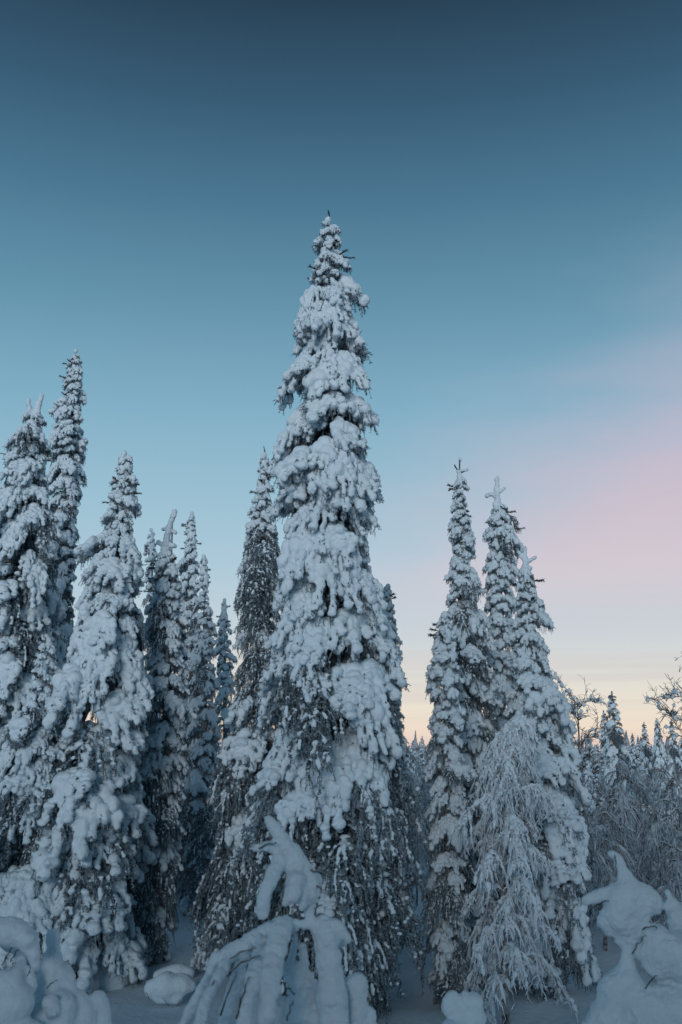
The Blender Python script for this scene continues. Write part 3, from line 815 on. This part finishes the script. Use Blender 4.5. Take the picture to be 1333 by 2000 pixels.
# sparse birches against the bright horizon
def sparse_birch(label, px, py, Y, seed, H_spread, n, lean=0.0):
    t = P(px, py, Y); gz = ground_h(t.x, Y); H = t.z - gz
    T = [np.array([lean * H * (s ** 1.5), 0, H * s]) for s in np.linspace(-0.05, 1, 12)]
    pr = birch_parts(H, n, seed, 0.0055, H_spread, 26, T, M_BIRCHD, True, 0.55, 3)
    pr = (pr[0], [(m, [np.array(p) for p in pads] if pads else None) for (m, pads, _) in pr[1]])
    place_birch(label, (t.x, Y, gz), 1.0, pads_to_mesh(pr), 0.0, 'sparse birches')
sparse_birch('sparse bare birch with a snowy trunk right of the right-hand spruces', 1127, 1362, 24, 331, 0.22, 16)
sparse_birch('dark twiggy birch arching in from the right edge against the glow', 1362, 1305, 20, 332, 0.30, 13)

# ------------------------------------------------------------------ snow-buried saplings in the foreground
def sapling(name, label, cat, Y, chains, twigs=(), group=None, buds=0.0, voxel=0.0075, disp=((0.10, 0.012), (0.035, 0.013), (0.014, 0.012)), seed=3, mat=None):
    rng = np.random.default_rng(seed); U = rng.uniform
    xs = [c[0] for ch in chains for c in ch]
    bx = P(sum(xs) / len(xs), 1950, Y).x; gz = ground_h(bx, Y)
    root = link(name, None); root.location = (bx, Y, gz)
    tag(root, label, cat, group)
    O = Vector((bx, Y, gz)); balls = []; stems = Tris()
    for ch in chains:
        pts = []
        for c in ch:
            x, y, r = c[:3]; dy = c[3] if len(c) > 3 else 0.0
            pts.append((P(x, y, Y + dy) - O, r * px_m(y, Y + dy)))
        for (a, ra), (b, rb) in zip(pts[:-1], pts[1:]):
            m = max(2, int((b - a).length / (0.45 * min(ra, rb))) + 1)
            for s in np.linspace(0, 1, m):
                p = a.lerp(b, s); r = (ra + (rb - ra) * s) * U(0.94, 1.08) * (1 + 0.10 * math.sin(9 * (p.x + p.z) / max(0.05, ra)))
                balls.append((p.x, p.y, p.z, r, r, r))
                if U() < buds:
                    v = rng.normal(size=3); v /= np.linalg.norm(v); r2_ = r * U(0.3, 0.6)
                    balls.append((p.x + v[0] * r * .85, p.y + v[1] * r * .85, p.z + v[2] * r * .85, r2_, r2_, r2_))
        if len(pts) > 1:
            stems.tube([tuple(p) for p, r in pts], 0.008, 5)
    link('snow', blob_mesh('sapling_snow', balls, voxel, disp, mat or M_FSNOW, 3), root)
    link('stem', stems.mesh('stem', M_BARK, True), root)
    for tw_ in twigs:
        x0 = tw_[0][0]; t = Tris(); pts = [np.array(P(x, y, Y + dy) - O) for (x, y, dy) in tw_]
        pts = [pts[0] + (pts[-1] - pts[0]) * s + (np.array([0.003 * math.sin(17 * s + x0), 0, 0.008 * math.sin(3 * s) + 0.003 * math.sin(11 * s + x0)])) for s in np.linspace(0, 1, 6)]
        t.tube(pts, np.linspace(0.0034, 0.0016, 6), 4); t.needles(pts, 46, 0.012, 0.0014, rng, 1.2)
        link('twig', t.mesh('twig', M_BARE), root)
    return root

sapling('sapling', 'bent snow-wrapped sapling in the foreground centre with drooping fuzzy arms', 'sapling', 4.2, [
    [(525, 1602, 10), (540, 1622, 12), (558, 1646, 14), (568, 1668, 20), (584, 1690, 20)],
    [(500, 1657, 7, -.03), (520, 1652, 9, -.03), (548, 1660, 13)],
    [(522, 1645, 4), (546, 1652, 8)],
    [(556, 1668, 18), (542, 1692, 15, -.05), (528, 1724, 15, -.1), (515, 1756, 14, -.12), (514, 1786, 11, -.12)],
    [(580, 1690, 20), (578, 1720, 19, -.06), (572, 1750, 13, -.1), (558, 1762, 8, -.1)],
    [(590, 1695, 20), (604, 1716, 20), (606, 1745, 18, -.02), (600, 1765, 14)],
    [(606, 1715, 16, .03), (624, 1720, 6, .03)],
    [(604, 1745, 16), (607, 1783, 7)], [(595, 1745, 12, -.05), (590, 1772, 9, -.05)],
    [(600, 1770, 8), (610, 1800, 10), (628, 1830, 14)],
    [(632, 1798, 14), (638, 1825, 24), (640, 1860, 25), (645, 1900, 27), (650, 1950, 28), (655, 2010, 32)],
    [(640, 1806, 12), (664, 1812, 12), (681, 1836, 8)], [(655, 1815, 12, .1), (668, 1840, 10, .1)],
    [(632, 1806, 13), (600, 1806, 9), (572, 1806, 10), (560, 1812, 16)],
    [(552, 1812, 20, -.08), (541, 1850, 21, -.16), (532, 1890, 22, -.22), (525, 1935, 20, -.26), (521, 1985, 18, -.28)],
    [(556, 1806, 16), (520, 1818, 15, -.05), (480, 1842, 14, -.08), (448, 1862, 15, -.1), (420, 1880, 13, -.1), (412, 1900, 9, -.1)],
    [(450, 1866, 12, -.1), (430, 1905, 12, -.2), (406, 1950, 12, -.26), (388, 2005, 13, -.3)],
    [(480, 1850, 12, -.1), (468, 1900, 13, .0), (450, 1950, 13, .04), (436, 2005, 14, .06)],
    [(510, 1840, 12, -.1), (497, 1900, 14, -.26), (484, 1955, 14, -.32), (477, 2010, 15, -.36)],
    [(418, 1890, 9, -.05), (395, 1930, 9, .05), (372, 1970, 9, .08), (352, 2015, 9, .1)],
    [(575, 1890, 14, .12), (588, 1918, 25, .12), (600, 1965, 40, .18), (600, 2040, 56, .18)],
    [(552, 1975, 26, .3), (560, 2040, 45, .3)],
    [(592, 1850, 8, .1), (596, 1880, 9, .1), (585, 1900, 12, .1)], [(575, 1830, 6, .1), (572, 1870, 7, .08), (560, 1895, 9, .05)],
    [(696, 1925, 21, .1), (697, 1955, 23, .1), (695, 2030, 30, .1)], [(722, 1982, 14, .1), (726, 2030, 18, .1)],
    [(600, 2080, 90, .1), (570, 2200, 120, .1), (560, 2420, 150, .1), (560, 2800, 170, .1)], [(640, 2080, 70, .1), (620, 2300, 110, .1)], [(500, 1950, 14, .25), (490, 1995, 28, .3), (475, 2090, 50, .25), (500, 2250, 90, .2)],
    ], twigs=[[(605, 1700, -.05), (648, 1716, -.05)], [(618, 1730, -.06), (633, 1746, -.06)], [(505, 1658, -.05), (540, 1648, -.08)], [(449, 1873, -.28), (500, 1853, -.28)], [(450, 1896, -.3), (508, 1868, -.28)],
              [(430, 1985, -.3), (462, 1905, -.28)], [(462, 1990, -.35), (486, 1910, -.33)], [(395, 1975, -.25), (420, 1915, -.25)], [(566, 1850, -.05), (572, 1826, -.05)], [(555, 1930, -.1), (575, 1942, -.1)], [(560, 1995, -.1), (574, 1955, -.1)]], buds=0.14)
sapling('shrub', 'heaped snow-covered shrub with an overhanging dome in the lower left corner', 'shrub', 6.0, [
    [(-30, 1830, 30, -.15), (5, 1818, 26, -.2), (35, 1822, 26, -.2), (57, 1838, 19, -.2), (66, 1862, 13, -.22), (71, 1888, 9, -.22)],
    [(20, 1835, 24, .1), (60, 1850, 18, .1)],
    [(32, 1866, 7, .15), (42, 1876, 9, .1), (36, 1896, 12, .05), (25, 1910, 15)], [(56, 1895, 10, .1), (60, 1925, 14, .1)],
    [(10, 1925, 30), (25, 1960, 36), (0, 2000, 40), (0, 2100, 70)], [(-30, 1880, 22), (-30, 1960, 40)],
    [(40, 2050, 60), (30, 2250, 110), (20, 2500, 150)]], seed=4, buds=0.25, voxel=0.012, twigs=[[(20, 1880, -.1), (40, 1850, -.15)], [(55, 1905, -.1), (68, 1875, -.12)], [(5, 1885, -.1), (25, 1850, -.12)]])
sapling('shrub', 'snowman-like column of snow on a shrub beside the corner heap at lower left', 'shrub', 6.3, [
    [(104, 1828, 15), (106, 1843, 14)], [(106, 1856, 16), (103, 1872, 17)], [(100, 1890, 22), (96, 1915, 24), (90, 1950, 28)],
    [(108, 1888, 18), (126, 1896, 15), (137, 1914, 12), (138, 1930, 11)], [(110, 1940, 20), (125, 1965, 24, -.1), (120, 2000, 30, -.1)],
    [(150, 1960, 25), (165, 1975, 24), (160, 2010, 30)], [(192, 1955, 17, .05), (203, 1972, 15, .05), (200, 2000, 18, .05)], [(98, 1958, 14, -.2), (104, 1975, 15, -.2)],
    [(80, 1990, 34, -.1), (70, 2060, 50, -.1)], [(130, 2060, 70), (120, 2250, 120), (120, 2500, 150)]], seed=5, buds=0.2, voxel=0.012, twigs=[[(92, 1930, -.25), (112, 1915, -.2)]])
sapling('sapling', 'snow-wrapped sapling with a crooked finger tip and fat hood at lower right', 'sapling', 4.6, [
    [(1196, 1668, 9), (1207, 1676, 10), (1213, 1696, 12), (1222, 1714, 15), (1228, 1735, 24)],
    [(1230, 1740, 26), (1224, 1765, 32), (1212, 1795, 28), (1222, 1818, 20)], [(1226, 1748, 28), (1252, 1750, 26), (1272, 1760, 20), (1280, 1778, 13)],
    [(1240, 1760, 28), (1240, 1795, 24), (1240, 1822, 15)], [(1206, 1752, 22, -.02), (1204, 1785, 26, -.02), (1214, 1808, 20, -.02)], [(1255, 1762, 26), (1250, 1790, 24)], [(1228, 1800, 26), (1230, 1830, 18)], [(1222, 1722, 18), (1226, 1738, 26)], [(1214, 1732, 14), (1195, 1743, 14), (1165, 1752, 12), (1146, 1758, 10)],
    [(1200, 1780, 22), (1180, 1800, 14), (1190, 1818, 12)], [(1190, 1800, 16), (1212, 1828, 14), (1224, 1850, 10)],
    [(1232, 1825, 12), (1228, 1855, 12), (1225, 1890, 16)],
    [(1303, 1742, 6, .3), (1310, 1758, 7, .3), (1318, 1780, 18, .3), (1335, 1800, 30, .3)], [(1292, 1768, 6, .3), (1310, 1772, 8, .3)],
    [(1282, 1835, 26), (1278, 1860, 30), (1300, 1862, 42), (1330, 1870, 50)], [(1262, 1862, 18), (1285, 1885, 26)],
    [(1222, 1915, 30), (1205, 1940, 36), (1190, 1985, 40)], [(1245, 1950, 40), (1270, 1985, 55), (1330, 1970, 60)],
    [(1168, 1990, 20), (1150, 2030, 30)], [(1250, 2080, 100), (1250, 2250, 150), (1250, 2600, 180)]],
    twigs=[[(1205, 1712, -.1), (1202, 1672, -.08)], [(1155, 1775, -.05), (1190, 1760, -.1)], [(1236, 1862, -.12), (1262, 1828, -.12)], [(1256, 1815, -.12), (1285, 1812, -.12)], [(1262, 1930, -.12), (1285, 1905, -.2)]], seed=6, buds=0.12)
sapling('shrub', 'small snow-capped shrub at the foot of the rime-crusted birch', 'shrub', 11.5, [
    [(908, 1945, 11), (912, 1958, 13), (900, 1970, 14)], [(884, 1950, 16), (880, 1968, 17)], [(924, 1960, 20), (925, 1990, 24)], [(900, 1985, 26), (900, 2030, 40), (900, 2090, 60)]], seed=7, buds=0.6, voxel=0.016)
sapling('shrub', 'rounded snow heap at the bottom edge right of the centre sapling', 'shrub', 10.5, [
    [(834, 2012, 14), (838, 2040, 28), (840, 2100, 60)], [(815, 2015, 12), (820, 2060, 30)]], seed=8, buds=0.6, voxel=0.016)
sapling('snow_mound', 'egg-shaped snow mound over a bush in the clearing at lower left', 'snow mound', 14.2, [
    [(300, 1930, 18), (325, 1925, 25), (352, 1922, 22), (372, 1926, 14)], [(310, 1945, 14), (345, 1945, 16)]], seed=9, voxel=0.03, disp=((0.3, 0.05),), mat=M_GROUND,
    twigs=[[(292, 1950, -.15), (285, 1938, -.2)], [(345, 1965, -.2), (362, 1945, -.22)], [(330, 1965, -.2), (318, 1950, -.24)]])
sapling('snow_mound', 'flat snow mound just behind the egg-shaped one in the clearing', 'snow mound', 15.4, [
    [(312, 1906, 12), (342, 1897, 15), (370, 1900, 13)], [(325, 1914, 18), (362, 1914, 17)]], seed=10, voxel=0.03, disp=((0.3, 0.05),), mat=M_GROUND)
sapling('snow_mound', 'snow heap piled against the skirt of the broad left spruce', 'snow mound', 15.6, [
    [(205, 1815, 12, .3), (208, 1850, 24, .2), (212, 1880, 34), (215, 1905, 44)], [(175, 1890, 26), (250, 1892, 26)]], seed=11, voxel=0.03, disp=((0.3, 0.06),), mat=M_GROUND)

# ------------------------------------------------------------------ the far forest, a mass of small snowy spires along the horizon
def far_forest():
    rng = np.random.default_rng(42); U = rng.uniform
    V0 = []; F0 = []; n = 0
    for i in range(2600):
        Y = 95 + 300 * U() ** 1.6; x = U(-0.62, 0.62) * Y
        h = U(1.6, 3.9) if U() < 0.8 else U(3.9, 5.2); r = h * U(0.09, 0.17)
        k = 6; m = 11; zs = np.linspace(0, 1, m)
        prof = (1 - zs) ** 0.8 * r + 0.04
        ang = np.arange(k) / k * 6.283 + U(0, 6)
        rad_ = prof[:, None] * U(0.35, 1.45, (m, k))
        v = np.stack([x + rad_ * np.cos(ang), Y + rad_ * np.sin(ang), np.broadcast_to((zs * h)[:, None], (m, k)) + U(-.06, .06, (m, k)) * h * 0.5], axis=-1).reshape(-1, 3)
        if (m, k) not in TUBE_F: Tris().tube(np.array([[0, 0, q] for q in range(m)], dtype=float), 1.0, k)
        V0.append(v); F0.append(TUBE_F[(m, k)] + n); n += len(v)
    o = link('far_forest', mesh_np('far_forest', np.concatenate(V0), np.concatenate(F0), [M_FAR], True))
    o['kind'] = 'stuff'; o['label'] = 'far snowy forest of small spires along the horizon'
M_FAR = frost_mat('far snowy forest', (0.05, 0.06, 0.065), (0.42, 0.46, 0.50), 0.38, 0.75, 3, 0.2)
far_forest()
